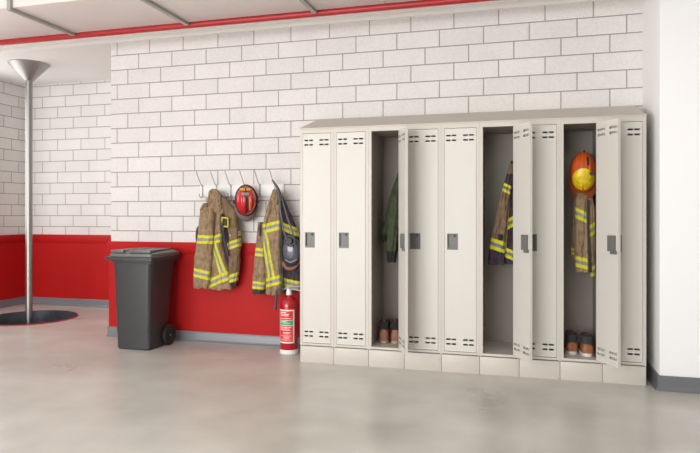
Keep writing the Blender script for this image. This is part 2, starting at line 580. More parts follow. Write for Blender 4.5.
def make_locker():
    root = thing('locker', '', 'locker', (LX, LY, 0), 'metal lockers in the bank')
    w = LW - .0008
    bm = new()
    box(bm, 0, .012, .003, LD, .142, LT)
    box(bm, w - .012, w, .003, LD, .142, LT)
    box(bm, .012, w - .012, LD - .01, LD, .142, LT)
    box(bm, .014, w - .014, .003, LD - .012, 1.952, LT)
    box(bm, .014, w - .014, .003, LD - .012, .150, .165)
    box(bm, .014, .0245, .003, .03, .165, 1.952)
    box(bm, w - .0245, w - .014, .003, .03, .165, 1.952)
    box(bm, .0245, w - .0245, .003, .03, 1.946, 1.952)
    # front lip of the frame
    box(bm, 0, .0245, 0, .003, .148, LT)
    box(bm, w - .0245, w, 0, .003, .148, LT)
    box(bm, .0245, w - .0245, 0, .003, 1.946, LT)
    box(bm, .0245, w - .0245, 0, .003, .148, .1665)
    build('body', bm, M_LOCK, root, smooth=0)
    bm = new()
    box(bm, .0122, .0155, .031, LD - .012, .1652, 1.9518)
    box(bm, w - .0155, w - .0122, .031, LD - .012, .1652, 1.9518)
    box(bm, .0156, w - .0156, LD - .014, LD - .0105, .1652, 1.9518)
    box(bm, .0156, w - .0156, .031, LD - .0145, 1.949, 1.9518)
    build('lining', bm, M_LOCKSHADE, root, smooth=0)  # thin inner sheets, added to darken the locker interiors
    bm = new(); box(bm, .0012, w - .0012, .002, LD, 0, .139, bev=.0015); build('plinth', bm, M_LOCK, root)
    bm = new()
    tube(bm, smooth_path([(w * .8, LD - .013, 1.70), (w * .8, LD - .05, 1.69), (w * .8, LD - .065, 1.72)], 8), .004, 8)
    build('coat_hook', bm, M_HOOK, root)
    # the door: its origin sits on the hinge line at the right
    hx = w - .0265
    xs = [-DW, 0]; zs = [DZB, DZT]
    holes = []
    for a, b_ in ((.013, .047), (.056, .090), (.146, .182), (.192, .228)):
        for z in (.227, .264, 1.849, 1.887):
            holes.append((-DW + a, -DW + b_, z - .0065, z + .0065))
    hc = (-DW + .022, -DW + .102, HAND_Z0, HAND_Z1)
    holes.append(hc)
    for h in holes:
        xs += [h[0], h[1]]; zs += [h[2], h[3]]
    bm = new()
    plate(bm, xs, zs, holes, -.001, .0008)
    inner = [(h[0] - .003, h[1] + .003, h[2] - .004, h[3] + .001) for h in holes[:-1]]
    plate(bm, [-DW, 0] + [h[q_] for h in inner for q_ in (0, 1)], [DZB, DZT] + [h[q_] for h in inner for q_ in (2, 3)], inner, DT - .0028, DT - .001)
    for q_ in ((-DW, -DW + .0015, DZB, DZT), (-.0015, 0, DZB, DZT), (-DW + .0015, -.0015, DZB, DZB + .0015), (-DW + .0015, -.0015, DZT - .0015, DZT)):
        box(bm, q_[0], q_[1], .0008, DT - .0028, q_[2], q_[3])
    door = build('door', bm, M_DOOR, root, smooth=0)
    door.location = (hx, 0, 0)
    # recessed pull
    bm = new()
    plate(bm, [hc[0] - .003, hc[1] + .003, hc[0] + .003, hc[1] - .003], [hc[2] - .003, hc[3] + .003, hc[2] + .014, hc[3] - .005],
          [(hc[0] + .003, hc[1] - .003, hc[2] + .014, hc[3] - .005)], -.0035, -.0005)
    e = .0004
    box(bm, hc[0] + e, hc[1] - e, .0155, .018, hc[2] + e, hc[3] - e)
    box(bm, hc[0] + e, hc[0] + .003, -.0005, .016, hc[2] + e, hc[3] - e)
    box(bm, hc[1] - .003, hc[1] - e, -.0005, .016, hc[2] + e, hc[3] - e)
    box(bm, hc[0] + .003, hc[1] - .003, -.0005, .016, hc[2] + e, hc[2] + .014)
    box(bm, hc[0] + .003, hc[1] - .003, -.0005, .016, hc[3] - .005, hc[3] - e)
    hd = build('handle', bm, M_CUP, door, smooth=0)
    bm = new()
    box(bm, hc[0] + .046, hc[0] + .062, .004, .017, hc[3] - .024, hc[3] - .0045, bev=.002)
    build('latch', bm, M_CUPD, hd)
    bm = new()
    box(bm, hc[0] - .002, hc[0] + .07, DT - .0005, DT + .02, hc[2] + .014, hc[3] + .004, bev=.003)
    box(bm, hc[0] - .014, hc[0] + .05, DT - .0005, DT + .012, hc[2] - .006, hc[2] + .02, bev=.003)
    build('lock_case', bm, M_CUP, door)
    return root


def copy_tree(o, parent=None):
    c = o.copy()
    COL.objects.link(c)
    c.parent = parent
    for ch in list(o.children):
        copy_tree(ch, c)
    return c


locker_labels = [
    'closed cream metal locker at the left end of the bank, beside the fire extinguisher',
    'closed cream metal locker just left of the open one with the green jacket',
    'open cream metal locker holding an olive green jacket and brown boots',
    'closed cream metal locker just right of the open one with the green jacket',
    'closed cream metal locker left of the open one with nothing on its floor',
    'open cream metal locker with a purple hemmed coat and nothing on its floor',
    'closed cream metal locker left of the open one with the orange helmet',
    'open cream metal locker holding an orange helmet, a tan coat and a pair of shoes',
    'closed cream metal locker at the right end of the bank, beside the white wall',
]
proto = make_locker()
lockers = []
for i in range(9):
    o = proto if i == 0 else copy_tree(proto)
    o.location = (LX + i * LW, LY, 0)
    o['label'] = locker_labels[i]
    lockers.append(o)
    ang = {2: 113, 5: 119, 7: 119}.get(i)
    if ang:
        for ch in o.children:
            if ch.name.startswith('door'):
                ch.rotation_euler = (0, 0, R(ang))

bm = new()
LXE = LX + 9 * LW
prism(bm, [(LY - .002, LT + .0005), (LY - .002, LT + .012), (LY + .003, LT + .016), (5.42, 2.147), (5.42, LT + .0005)], 'x', LX - .002, LXE + .002)
o = build('slanted_cover', bm, M_LOCKTOP, off=(LX, LY, LT), smooth=0)
tag(o, 'long sloping beige metal top lying over the whole bank of lockers', 'cover')

# ------------------------------------------------------------------ wheelie bin
BX0, BX1 = -3.637, -3.277
t = thing('wheelie_bin', 'dark grey plastic wheelie bin with a flat lid standing against the red wall', 'bin', (-3.457, 5.1, 0))


def rrect(x0, x1, y0, y1, z, r, k=5):
    pts = []
    for cx, cy, a0 in ((x1 - r, y1 - r, 0), (x0 + r, y1 - r, 90), (x0 + r, y0 + r, 180), (x1 - r, y0 + r, 270)):
        for i in range(k + 1):
            a = R(a0 + 90 * i / k)
            pts.append(Vector((cx + r * math.cos(a), cy + r * math.sin(a), z)))
    return pts


bm = new()
rings = [rrect(-3.632, -3.294, 4.940, 5.18, 0.0, .03), rrect(-3.642, -3.287, 4.930, 5.19, .012, .035),
         rrect(-3.643, -3.286, 4.926, 5.20, .10, .035), rrect(-3.645, -3.285, 4.92, 5.215, .20, .035), rrect(-3.646, -3.280, 4.918, 5.25, .24, .035),
         rrect(-3.660, -3.262, 4.897, 5.335, .80, .04), rrect(-3.662, -3.261, 4.895, 5.338, .83, .04)]
loft(bm, rings)
build('body', bm, M_BIN, t, t.location, smooth=30)
bm = new()
loft(bm, [rrect(-3.725, -3.228, 4.872, 5.36, .83, .015), rrect(-3.728, -3.225, 4.87, 5.363, .833, .016),
          rrect(-3.728, -3.225, 4.87, 5.363, .862, .016), rrect(-3.72, -3.23, 4.876, 5.358, .866, .016)])
loft(bm, [rrect(-3.668, -3.24, 4.89, 5.35, .8, .03), rrect(-3.672, -3.236, 4.886, 5.354, .832, .03)])
build('rim', bm, M_BIN, t, t.location, smooth=30)
bm = new()
loft(bm, [rrect(-3.684, -3.236, 4.882, 5.366, .866, .03), rrect(-3.686, -3.234, 4.88, 5.37, .87, .03), rrect(-3.684, -3.236, 4.882, 5.368, .893, .03),
          rrect(-3.67, -3.25, 4.895, 5.36, .902, .03), rrect(-3.63, -3.30, 4.92, 5.345, .918, .03)])
lid = build('lid', bm, M_BINLID, t, t.location, smooth=30)
# the raised flap: a narrow paper slot runs in from the front and ends in a round mouth
bm = new()
pad = [(-3.672, 4.885), (-3.535, 4.885), (-3.525, 5.05)]
for i in range(11):
    a = R(200 - 220 * i / 10)
    pad.append((-3.475 + .055 * math.cos(a), 5.15 + .06 * math.sin(a)))
pad += [(-3.47, 5.05), (-3.475, 4.885), (-3.252, 4.885), (-3.30, 5.345), (-3.63, 5.345)]
prism(bm, pad, 'z', .904, .928, bev=.004)
build('lid_flap', bm, M_BINLID, lid, t.location, smooth=30)
bm = new(); tube(bm, [(-3.64, 5.385, .85), (-3.27, 5.385, .85)], .014, 12); 
for xx in (-3.63, -3.455, -3.28):
    box(bm, xx - .01, xx + .01, 5.34, 5.39, .838, .862)
build('push_handle', bm, M_BIN, t, t.location)
bm = new(); tube(bm, [(-3.668, 5.212, .097), (-3.245, 5.212, .097)], .01, 12); build('axle', bm, M_STEEL, t, t.location)
for xc_ in (-3.668, -3.262):
    bm = new()
    prof = [(.03, -.010), (.058, -.012), (.064, -.018), (.091, -.02), (.097, -.014), (.097, .014), (.091, .02), (.064, .018), (.058, .012), (.03, .010)]
    rings = [[Vector((xc_ + w_, 5.212 + r_ * math.cos(2 * math.pi * k / 36), .097 + r_ * math.sin(2 * math.pi * k / 36))) for k in range(36)] for r_, w_ in prof]
    loft(bm, rings)
    wh = build('wheel', bm, M_TYRE, t, t.location)
    bm = new()
    tube(bm, [(xc_ - .024, 5.212, .097), (xc_ + .014, 5.212, .097)], .026, 18)
    build('hub', bm, M_TYRE, wh, t.location)

# ------------------------------------------------------------------ fire extinguisher
EX, EY = -2.016, 5.19
t = thing('fire_extinguisher', 'red fire extinguisher with a white base and label standing left of the lockers', 'fire extinguisher', (EX, EY, 0))
ER = .082
bm = new()
lathe(bm, [(ER * .9, .034), (ER, .044), (ER, .42), (ER * .98, .445), (ER * .9, .472), (ER * .72, .495), (ER * .45, .51), (.024, .517), (.024, .53)], EX, EY, 48)
cyl = build('cylinder', bm, M_EXT, t, t.location)
bm = new(); lathe(bm, [(ER - .008, 0), (ER + .001, .006), (ER + .002, .04), (ER - .002, .048), (ER - .012, .048)], EX, EY, 48); build('base_ring', bm, M_EXTW, t, t.location)
bm = new(); lathe(bm, [(.02, .525), (.026, .53), (.026, .556), (.022, .562), (.022, .582), (.018, .588)], EX, EY, 24); build('valve', bm, M_EXTW, t, t.location)
bm = new()
tube(bm, smooth_path([(EX - .01, EY - .01, .575), (EX + .05, EY - .012, .582), (EX + .115, EY - .015, .572)], 10), .008, 8)
build('carry_handle', bm, M_HOOK, t, t.location)
bm = new()
tube(bm, smooth_path([(EX - .045, EY - .005, .585), (EX + .04, EY - .012, .606), (EX + .11, EY - .015, .612)], 10), .007, 8)
build('squeeze_lever', bm, M_HOOK, t, t.location)
bm = new()
tube(bm, smooth_path([(EX - .018, EY - .006, .575), (EX - .075, EY - .012, .582), (EX - .112, EY - .016, .57), (EX - .118, EY - .017, .52), (EX - .122, EY - .018, .45), (EX - .126, EY - .018, .39)], 24),
     [.009] * 12 + [.012] * 13, 12)
build('hose', bm, M_HOSE, t, t.location)
vd = math.atan2(-EY, -EX)           # towards the room


def curved_patch(bm, a0, a1, z0, z1, r, mi, k=14):
    rows = []
    for z in (z0, z1):
        rows.append([Vector((EX + r * math.cos(a0 + (a1 - a0) * i / k), EY + r * math.sin(a0 + (a1 - a0) * i / k), z)) for i in range(k + 1)])
    inn = [[Vector((EX + (p.x - EX) * (r - .0008) / r, EY + (p.y - EY) * (r - .0008) / r, p.z)) for p in row] for row in rows]
    loft(bm, [rows[0], rows[1], inn[1], inn[0], rows[0]], cap=False, closed=False, mi=mi)


bm = new()
la0, la1 = vd - R(80), vd + R(34)
curved_patch(bm, la0, la1, .105, .405, ER + .0008, 0)
build('label', bm, M_LABW, cyl, t.location)
bm = new()
b0, b1 = la0 + R(8), la1 - R(9)
curved_patch(bm, b0, b1, .118, .262, ER + .0014, 0)
curved_patch(bm, b0, b1, .312, .393, ER + .0014, 0)
curved_patch(bm, b0, b1, .268, .308, ER + .0014, 1)
for z, f0, f1, hh in ((.376, .08, .55, .008), (.362, .08, .75, .005), (.35, .08, .7, .005), (.325, .08, .9, .004), (.296, .1, .55, .006), (.284, .1, .85, .004),
                      (.245, .1, .9, .006), (.232, .1, .8, .004), (.222, .1, .85, .004), (.2, .35, .9, .004), (.19, .35, .8, .004), (.172, .1, .9, .003),
                      (.16, .35, .9, .004), (.15, .35, .75, .004), (.134, .1, .9, .004)):
    curved_patch(bm, b0 + (b1 - b0) * f0, b0 + (b1 - b0) * f1, z, z + hh, ER + .002, 2)
build('label_print', bm, [M_LABR, M_LABG, M_LABW], cyl, t.location)

# ------------------------------------------------------------------ coat rack
RX0, RX1 = -3.05, -2.163
t = thing('coat_rack', 'white wall mounted coat rack with six long steel hooks on the block wall', 'coat rack', (-2.6, YW, 1.43))
bm = new(); box(bm, RX0, RX1, YW - .02, YW, 1.432, 1.547, bev=.004); build('rail', bm, M_EXTW, t, t.location)
HOOKX = [-3.021 + .1536 * i for i in range(6)]
for x in HOOKX:
    bm = new()
    box(bm, x - .007, x + .007, YW - .026, YW - .019, 1.425, 1.55, bev=.002)
    tube(bm, smooth_path([(x, YW - .024, 1.535), (x, YW - .05, 1.552), (x, YW - .1, 1.608), (x, YW - .15, 1.678)], 12), .0045, 8)
    tube(bm, smooth_path([(x, YW - .024, 1.438), (x, YW - .045, 1.425), (x, YW - .075, 1.435), (x, YW - .088, 1.46)], 12), .0045, 8)
    build('hook', bm, M_HOOK, t, t.location)


# ------------------------------------------------------------------ hanging clothes
def seg_dist(p, a, b):
    d = b - a
    L2 = d.length_squared
    f = max(0, min(1, (p - a).dot(d) / L2)) if L2 else 0
    return (p - (a + d * f)).length, f, (p - a).dot(d) / L2 if L2 else 0


def cloth_piece(name, rows, Y, depth, mats, parent, off, stripes=(), bands=(), seed=0, folds=4, amp=.30, N=190, M=160, sq=.75, wob=.012, hem=True):
    """A hanging piece of cloth: rings lofted down its length, creased lengthwise.
    rows: (photo y, left x, right x[, depth factor]); stripes: ((x,y),(x,y),width px) tape; bands: (y0,y1,material index)"""
    rows = [r if len(r) == 4 else (*r, 1.0) for r in rows]
    ya, yb = rows[0][0], rows[-1][0]
    bm = new()
    rings, pix = [], []
    sc = Y / F_PX
    for i in range(N):
        f = i / (N - 1)
        py = ya + (yb - ya) * f
        xl, xr, df = curve_interp(rows, py)
        a = (xr - xl) / 2
        b_ = depth * df
        ring = []
        for j in range(M):
            ph = 2 * math.pi * j / M
            c, s = math.cos(ph), math.sin(ph)
            ux = math.copysign(abs(c) ** sq, c)
            uy = math.copysign(abs(s) ** sq, s)
            cr = 0
            for k in range(1, folds + 1):
                w = noise.noise(Vector((k * 3.1 + seed, f * 2.2, seed * 1.7)))
                cr += math.sin(k * 2.1 * ux + seed * k + w * 3.5 + f * (1.5 + k)) / (k ** .8)
            nz = noise.noise(Vector((ux * 2.1 + seed, f * 7, uy + seed * .3)))
            nz2 = noise.noise(Vector((ux * 5 + seed * 2, f * 16, uy)))
            fy = max(.25, 1 + amp * cr * .6 + .45 * nz + .16 * nz2)
            px = (xl + xr) / 2 + a * ux + (nz2 * .5 + nz * .5) * min(1.0, a * .15)
            p = P(px, py + (noise.noise(Vector((ux * 2.5 + seed, 9.1, seed))) * 2.0 * f ** 6 if hem else 0), Y)
            p.y = Y + b_ * uy * fy + wob * nz
            # keep the outline where it is seen from the hall: shift x,z with distance along the ray
            ring.append(p)
        rings.append(ring)
    vr = loft(bm, rings)
    for f in bm.faces:
        cc = f.calc_center_median()
        q = Vector((cc.x, cc.z))
        f.material_index = 0
        for y0_, y1_, mi in bands:
            xm = curve_interp(rows, (y0_ + y1_) / 2)
            xm = (xm[0] + xm[1]) / 2
            if P(xm, y1_, Y).z < cc.z < P(xm, y0_, Y).z:
                f.material_index = mi
        for s_ in stripes:
            A, B_, w = s_[0], s_[1], s_[2]
            pa, pb = P(*A, Y), P(*B_, Y)
            pa, pb = Vector((pa.x, pa.z)), Vector((pb.x, pb.z))
            d, ff, raw = seg_dist(q, pa, pb)
            ext = s_[3] if len(s_) > 3 else 0.0
            if raw < -ext or raw > 1 + ext:
                continue
            u = pb - pa
            nrm = Vector((-u.y, u.x)).normalized()
            d = abs((q - pa).dot(nrm))
            hw = w * .5 * (pa.length and (P(A[0], A[1] + 1, Y) - P(A[0], A[1], Y)).length)
            if d < hw:
                f.material_index = 2 if d < hw * .34 else 1
    return build(name, bm, mats, parent, off, smooth=70)


def strap(name, pts, w, th, m, parent, off, face=(0, -1, 0)):
    """flat webbing along a path"""
    path = smooth_path(pts, 28)
    rings = []
    fv = Vector(face)
    for i, p in enumerate(path):
        d = (path[min(i + 1, len(path) - 1)] - path[max(0, i - 1)]).normalized()
        s_ = d.cross(fv).normalized()
        n_ = s_.cross(d).normalized()
        rings.append([p + s_ * w / 2 + n_ * th / 2, p - s_ * w / 2 + n_ * th / 2, p - s_ * w / 2 - n_ * th / 2, p + s_ * w / 2 - n_ * th / 2])
    bm = new()
    loft(bm, rings)
    return build(name, bm, m, parent, off)


TAPE = [M_TAN, M_YEL, M_SIL, M_DARK, M_PURP]
# --- coat on the second hook
loc = P(216, 190, 5.36)
c1 = thing('firefighter_coat', 'tan firefighter coat with yellow striped sleeves hanging left of the red helmet', 'coat', loc, 'firefighter coats on the coat rack')
c1loc = Vector(c1.location)
cloth_piece('coat_back', [(190, 212.5, 218, .3), (196, 210.5, 222, .5), (204, 208, 227, .8), (214, 203, 233, 1), (230, 200, 238, 1), (255, 199, 240, 1.1), (286, 201, 237, 1.1)], 5.35, .035,
            [M_PURP, M_YEL, M_SIL], c1, c1loc, stripes=[((229, 247), (241, 243), 7), ((228, 280), (240, 276), 7)], seed=3)  # back coloured dark to give the shaded gaps between panels
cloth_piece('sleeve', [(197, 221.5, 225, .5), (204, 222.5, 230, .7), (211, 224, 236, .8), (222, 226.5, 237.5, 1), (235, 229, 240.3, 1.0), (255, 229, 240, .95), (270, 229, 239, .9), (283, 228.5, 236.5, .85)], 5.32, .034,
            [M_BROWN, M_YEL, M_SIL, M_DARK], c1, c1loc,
            stripes=[((227, 246.5), (241, 242), 7.5, .2), ((227, 280), (240, 275.5), 7.5, .2), ((231, 236.5), (240.5, 233), 4)], seed=11)
cloth_piece('front_panel', [(189.5, 211.5, 216.5, .35), (194, 209.5, 220, .6), (202, 207, 224, .8), (212, 206.5, 224, .9), (226, 207, 223, 1), (240, 207, 222.5, 1), (255, 207, 225, 1), (272, 207, 229.3, 1), (289, 206.5, 231.5, .95)],
            5.315, .045, TAPE, c1, c1loc,
            stripes=[((212, 241.5), (223, 237.3), 8, .1), ((214.5, 241), (225.5, 274), 6.6), ((207.5, 284.5), (231.5, 274.5), 8.4, .1)], seed=5, folds=6)
cloth_piece('sleeve', [(203, 203.5, 209, .4), (207, 201.5, 211.5, .7), (213, 200.3, 213.3, .9), (222, 199.5, 214, 1), (235, 198, 214, 1), (250, 196.5, 212.8, 1), (268, 194.6, 211, 1), (280, 194.3, 209.5, .95), (288, 194.6, 207.5, .9)],
            5.265, .042, TAPE, c1, c1loc,
            stripes=[((195, 239), (215, 239.6), 8.4, .2), ((192, 271), (212, 276), 8.6, .2)], seed=8)
# collar folds gathered under the hook
cloth_piece('collar', [(188.8, 212.3, 215.5, .4), (191, 210.3, 218, .8), (195, 209.2, 220, 1), (200, 208.6, 221, 1), (207, 207, 222, .9), (212, 207, 220, .5)], 5.285, .04, [M_TAN, M_YEL, M_SIL], c1, c1loc, seed=21, folds=8, amp=.36)
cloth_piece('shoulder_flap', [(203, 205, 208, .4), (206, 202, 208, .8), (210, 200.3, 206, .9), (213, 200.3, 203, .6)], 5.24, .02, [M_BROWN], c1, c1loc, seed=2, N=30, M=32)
bm = new()
for (ax, ay, bx, by) in ((222.2, 217.4, 228, 218.2), (222.2, 226.2, 228, 226.8), (222.2, 217.4, 222.2, 226.2), (228, 218.2, 228, 226.8)):
    tube(bm, [P(ax, ay, 5.27), P(bx, by, 5.27)], .007, 8)
box(bm, P(222.5, 0, 5.272).x, P(227.7, 0, 5.272).x, 5.272, 5.30, P(225, 226, 5.272).z, P(225, 218, 5.272).z, mi=1)
build('chest_badge', bm, [M_YEL, M_DARK], c1, c1loc)
bm = new()
loft(bm, [rrect(P(231.5, 0, 5.28).x, P(237.5, 0, 5.28).x, P(234, 239, 5.28).z, P(234, 229, 5.28).z, 0, .015, 4), rrect(P(231.5, 0, 5.28).x, P(237.5, 0, 5.28).x, P(234, 239, 5.28).z, P(234, 229, 5.28).z, .03, .015, 4)])
for v in bm.verts:
    v.co = Vector((v.co.x, 5.262 + v.co.z, v.co.y))
build('pocket_pouch', bm, M_BROWN, c1, c1loc)
strap('dark_strap', [P(199.5, 226, 5.27), P(197.4, 229, 5.265), P(196.6, 236, 5.265), P(197.2, 243, 5.27)], .016, .012, M_BLACK, c1, c1loc)
strap('zip_flap', [P(221, 214, 5.275), P(222.5, 224, 5.27), P(223.8, 236, 5.266), P(226, 246, 5.27), P(228, 256, 5.28)], .022, .014, M_DARK, c1, c1loc)  # dark strip along the gap between front panel and sleeve
strap('hanging_loop', [P(214, 193, 5.34), Vector((HOOKX[1] + .004, YW - .075, 1.45)), P(216, 193, 5.33)], .012, .004, M_DARK, c1, c1loc)

# --- coat on the sixth hook
loc = P(275, 190, 5.36)
c2 = thing('firefighter_coat', 'tan firefighter coat behind a dark mask, hanging right of the red helmet', 'coat', loc, 'firefighter coats on the coat rack')
c2loc = Vector(c2.location)
cloth_piece('coat_back', [(190, 273, 279.5, .3), (197, 271, 283, .6), (206, 269, 287, .9), (216, 266, 291.5, 1), (230, 264, 297, 1), (246, 262, 299.5, 1), (268, 263, 300.5, 1), (291, 265, 300, 1)], 5.35, .032,
            [M_PURP, M_YEL, M_SIL], c2, c2loc, seed=13)  # dark back colour supplies the gap shade behind the panels
cloth_piece('sleeve', [(222, 258.5, 262.5, .5), (230, 258, 264.3, .9), (248, 256, 265.3, 1), (270, 253.6, 266.5, 1), (284, 252.6, 266, 1), (293.5, 252.8, 264, .9)], 5.315, .036,
            TAPE, c2, c2loc, stripes=[((254.5, 251.5), (266, 252.5), 8, .2), ((251, 284), (268, 286), 7.5, .2)], bands=[(289, 299, 3)], seed=17)
cloth_piece('sleeve', [(198, 279.5, 283, .5), (206, 279, 287, .8), (218, 279.5, 292, 1), (232, 281, 297.5, 1), (248, 282, 300, 1), (270, 283, 301, 1), (292, 284, 299, .95)], 5.315, .036,
            [M_DARK, M_YEL, M_SIL], c2, c2loc, stripes=[((279, 224), (300, 233), 7.5, .1), ((283, 281), (303, 286), 8, .1)], seed=19)
cloth_piece('front_panel', [(189.5, 273.3, 277.5, .4), (194, 272, 279, .7), (201, 269.6, 280.5, .9), (212, 266.6, 281.2, 1), (224, 263, 281.5, 1), (240, 263.6, 281.4, 1), (262, 265.2, 281.6, 1), (282, 266.6, 282.6, 1), (294, 266.4, 284, .95)],
            5.27, .046, TAPE, c2, c2loc,
            stripes=[((262, 229.6), (282, 224.5), 9, .1), ((265.2, 231), (273.2, 279), 6.4), ((266, 283), (284, 278.6), 8.6, .2)], seed=23, folds=6)
cloth_piece('collar', [(189.2, 273.6, 277, .5), (193, 272.4, 278.6, .9), (199, 271, 279.6, 1), (205, 270.5, 279, .7)], 5.25, .035, [M_TAN], c2, c2loc, seed=29, folds=7, amp=.34)
strap('zip_flap', [P(278.5, 198, 5.235), P(280.5, 210, 5.225), P(281.2, 230, 5.222), P(281.8, 250, 5.225), P(282.5, 272, 5.23), P(283.5, 290, 5.235)], .014, .012, M_DARK, c2, c2loc)  # dark strip where front panel and right sleeve meet
strap('dark_strap', [P(261, 222, 5.27), P(259.5, 228, 5.265), P(259.6, 236, 5.265)], .014, .01, M_BLACK, c2, c2loc)
strap('hanging_loop', [P(274.5, 193, 5.33), Vector((HOOKX[5] - .004, YW - .075, 1.45)), P(276, 193, 5.33)], .012, .004, M_DARK, c2, c2loc)

# --- breathing mask hanging by its strap in front of the second coat
mloc = P(290, 252, 5.2)
mk = thing('breathing_mask', 'dark breathing mask with a smoky lens hung by a grey strap over the coat', 'mask', mloc)
ml = Vector(mloc)
bm = new()
rings = []
for i in range(25):
    f = i / 24
    py = 238 + 27.5 * f
    xl, xr = curve_interp([(238, 285.5, 293.5), (241, 282.5, 297), (246, 280.8, 299.5), (254, 281, 299.8), (261, 283.5, 298.5), (265.5, 287.5, 295)], py)
    ring = []
    for j in range(36):
        ph = 2 * math.pi * j / 36
        p = P((xl + xr) / 2 + (xr - xl) / 2 * math.cos(ph), py, 5.2)
        p.y = 5.225 + (.055 if math.sin(ph) < 0 else .03) * math.sin(ph) * math.sin(math.pi * (.1 + .85 * f)) ** .5
        ring.append(p)
    rings.append(ring)
loft(bm, rings)
build('lens', bm, M_LENS, mk, ml)
bm = new()
pts = [P(x, y, 5.185) for x, y in ((281.4, 246), (281.6, 254), (284, 261), (290.5, 265.5), (297.5, 261), (299.4, 254), (299, 246), (296, 241), (290, 238.5), (284.2, 241), (281.4, 246))]
tube(bm, smooth_path(pts, 48), .010, 8, cap=False)
build('mask_seal', bm, M_BLACK, mk, ml)
bm = new()
cpt = P(289.5, 241, 5.16)
tube(bm, [cpt + Vector((0, .03, 0)), cpt + Vector((0, -.015, 0))], [.032, .027], 20)
bx_ = build('breathing_valve', bm, M_BLACK, mk, ml)
bm = new()
tube(bm, smooth_path([P(289.5 + 5 * math.cos(a), 241 + 5 * math.sin(a), 5.148) for a in [2 * math.pi * k / 16 for k in range(17)]], 32), .006, 8, cap=False)
build('valve_ring', bm, M_STRAP, bx_, ml)
bm = new()
tube(bm, smooth_path([P(285.2, 259.8, 5.168), P(290.5, 262.2, 5.148), P(296.8, 259.5, 5.168)], 16), .007, 8)
build('chin_bar', bm, M_SIL, mk, ml)
strap('neck_strap', [Vector((HOOKX[5], YW - .088, 1.585)), P(277.3, 189, 5.21), P(279.3, 202, 5.2), P(281.4, 218, 5.19), P(284, 232, 5.18), P(287.5, 240.5, 5.175)], .015, .004, M_STRAP, mk, ml)
strap('neck_strap', [Vector((HOOKX[5] + .002, YW - .082, 1.58)), P(278.8, 189, 5.235), P(282.8, 202, 5.235), P(287.5, 218, 5.225), P(292.5, 232, 5.21), P(294.5, 241, 5.19)], .015, .004, M_STRAP, mk, ml)
strap('chest_strap', [P(282.5, 262, 5.225), P(287, 268, 5.215), P(294, 267.5, 5.215), P(299, 261, 5.23)], .03, .01, mat('brown_leather_strap', (128, 84, 56), .6), mk, ml)


# ------------------------------------------------------------------ helmets
def helmet_surface(c, a, bz, h, f0, f1, grow=1.0, nr=18, na=64, tilt=0.0, yaw=0.0, lower=1.0, thick=0):
    """dome facing the room: ring fractions f0..f1 of the dome radius"""
    rows = []
    rot = Matrix.Rotation(yaw, 3, 'Z') @ Matrix.Rotation(tilt, 3, 'X')
    for i in range(nr + 1):
        r = f0 + (f1 - f0) * i / nr
        row = []
        for k in range(na):
            ph = 2 * math.pi * k / na
            rr = min(r, 1)
            y = -h * (max(0, 1 - rr ** 2.4)) ** .5 * grow
            ex = 1 + max(0, r - 1) * (lower if math.sin(ph) < 0 else 1)
            v_ = Vector((a * grow * rr * ex * math.cos(ph), y, bz * grow * rr * ex * math.sin(ph)))
            row.append(c + rot @ v_)
        rows.append(row)
    return rows


def make_helmet(name, label, c, a, bz, h, m_shell, m_ridge, m_brim, brim_side, brim_low, tilt, yaw, group=None):
    root = thing(name, label, 'helmet', c, group)
    rot = Matrix.Rotation(yaw, 3, 'Z') @ Matrix.Rotation(tilt, 3, 'X')
    bm = new()
    rows = helmet_surface(c, a, bz, h, .02, 1.0, nr=26, tilt=tilt, yaw=yaw)
    back = [[p + rot @ Vector((0, .012, 0)) for p in rows[-1]]]
    loft(bm, rows + back)
    shell = build('shell', bm, m_shell, root, c)
    # brim: a thin flared ring, longest at the neck
    bm = new()
    na = 64
    def ringpt(k, s_, dy):
        ph = 2 * math.pi * k / na
        sn = math.sin(ph)
        wlow = max(0, -sn) ** 1.5
        ext = brim_side + (brim_low - brim_side) * wlow
        return c + rot @ Vector(((a * .985 + ext * s_ * (1 if wlow < .5 else .8)) * math.cos(ph), dy + .02 * s_ * wlow, (bz * .985 + ext * s_) * sn))
    loft(bm, [[ringpt(k, s_, dy) for k in range(na)] for s_, dy in ((0, -.012), (.5, -.008), (.95, .0), (1, .006), (.95, .012), (.5, .008), (0, .006), (0, -.012))], cap=False)
    build('brim', bm, m_brim, root, c)
    # raised ribs running front to back over the crown
    for q in (-.52, -.26, 0, .26, .52):
        bm = new()
        pts = []
        for i in range(25):
            s_ = -.93 + 1.86 * i / 24
            r = math.hypot(q * (1 - .35 * s_ * s_), s_)
            if r > .985:
                continue
            pts.append(c + rot @ Vector((a * q * (1 - .35 * s_ * s_), -h * (1 - r ** 2.4) ** .5, bz * s_)))
        tube(bm, pts, [.002] + [.0065 if q else .010] * (len(pts) - 2) + [.002], 8)
        build('ridge', bm, m_ridge if q == 0 else m_shell, shell, c)
    return root, shell, rot


# the photo's helmet spans x 235..258, y 186..219
pc_ = P(246.2, 200.4, 5.31)
hc = Vector((pc_.x, 5.31, pc_.z))
HA, HB, HH = .099, .140, .135
hr, hs, hrot = make_helmet('fire_helmet', 'glossy red firefighter helmet with a grey brim hanging between two coats', hc, HA, HB, HH, M_HELM, M_HELMD, M_BRIM, .010, .066, R(4), R(22))


def on_dome(c, rot, a, bz, h, u, v, lift=0.0):
    r = min(.99, math.hypot(u, v))
    return c + rot @ Vector((a * u, -h * (1 - r ** 2.4) ** .5 - lift, bz * v))


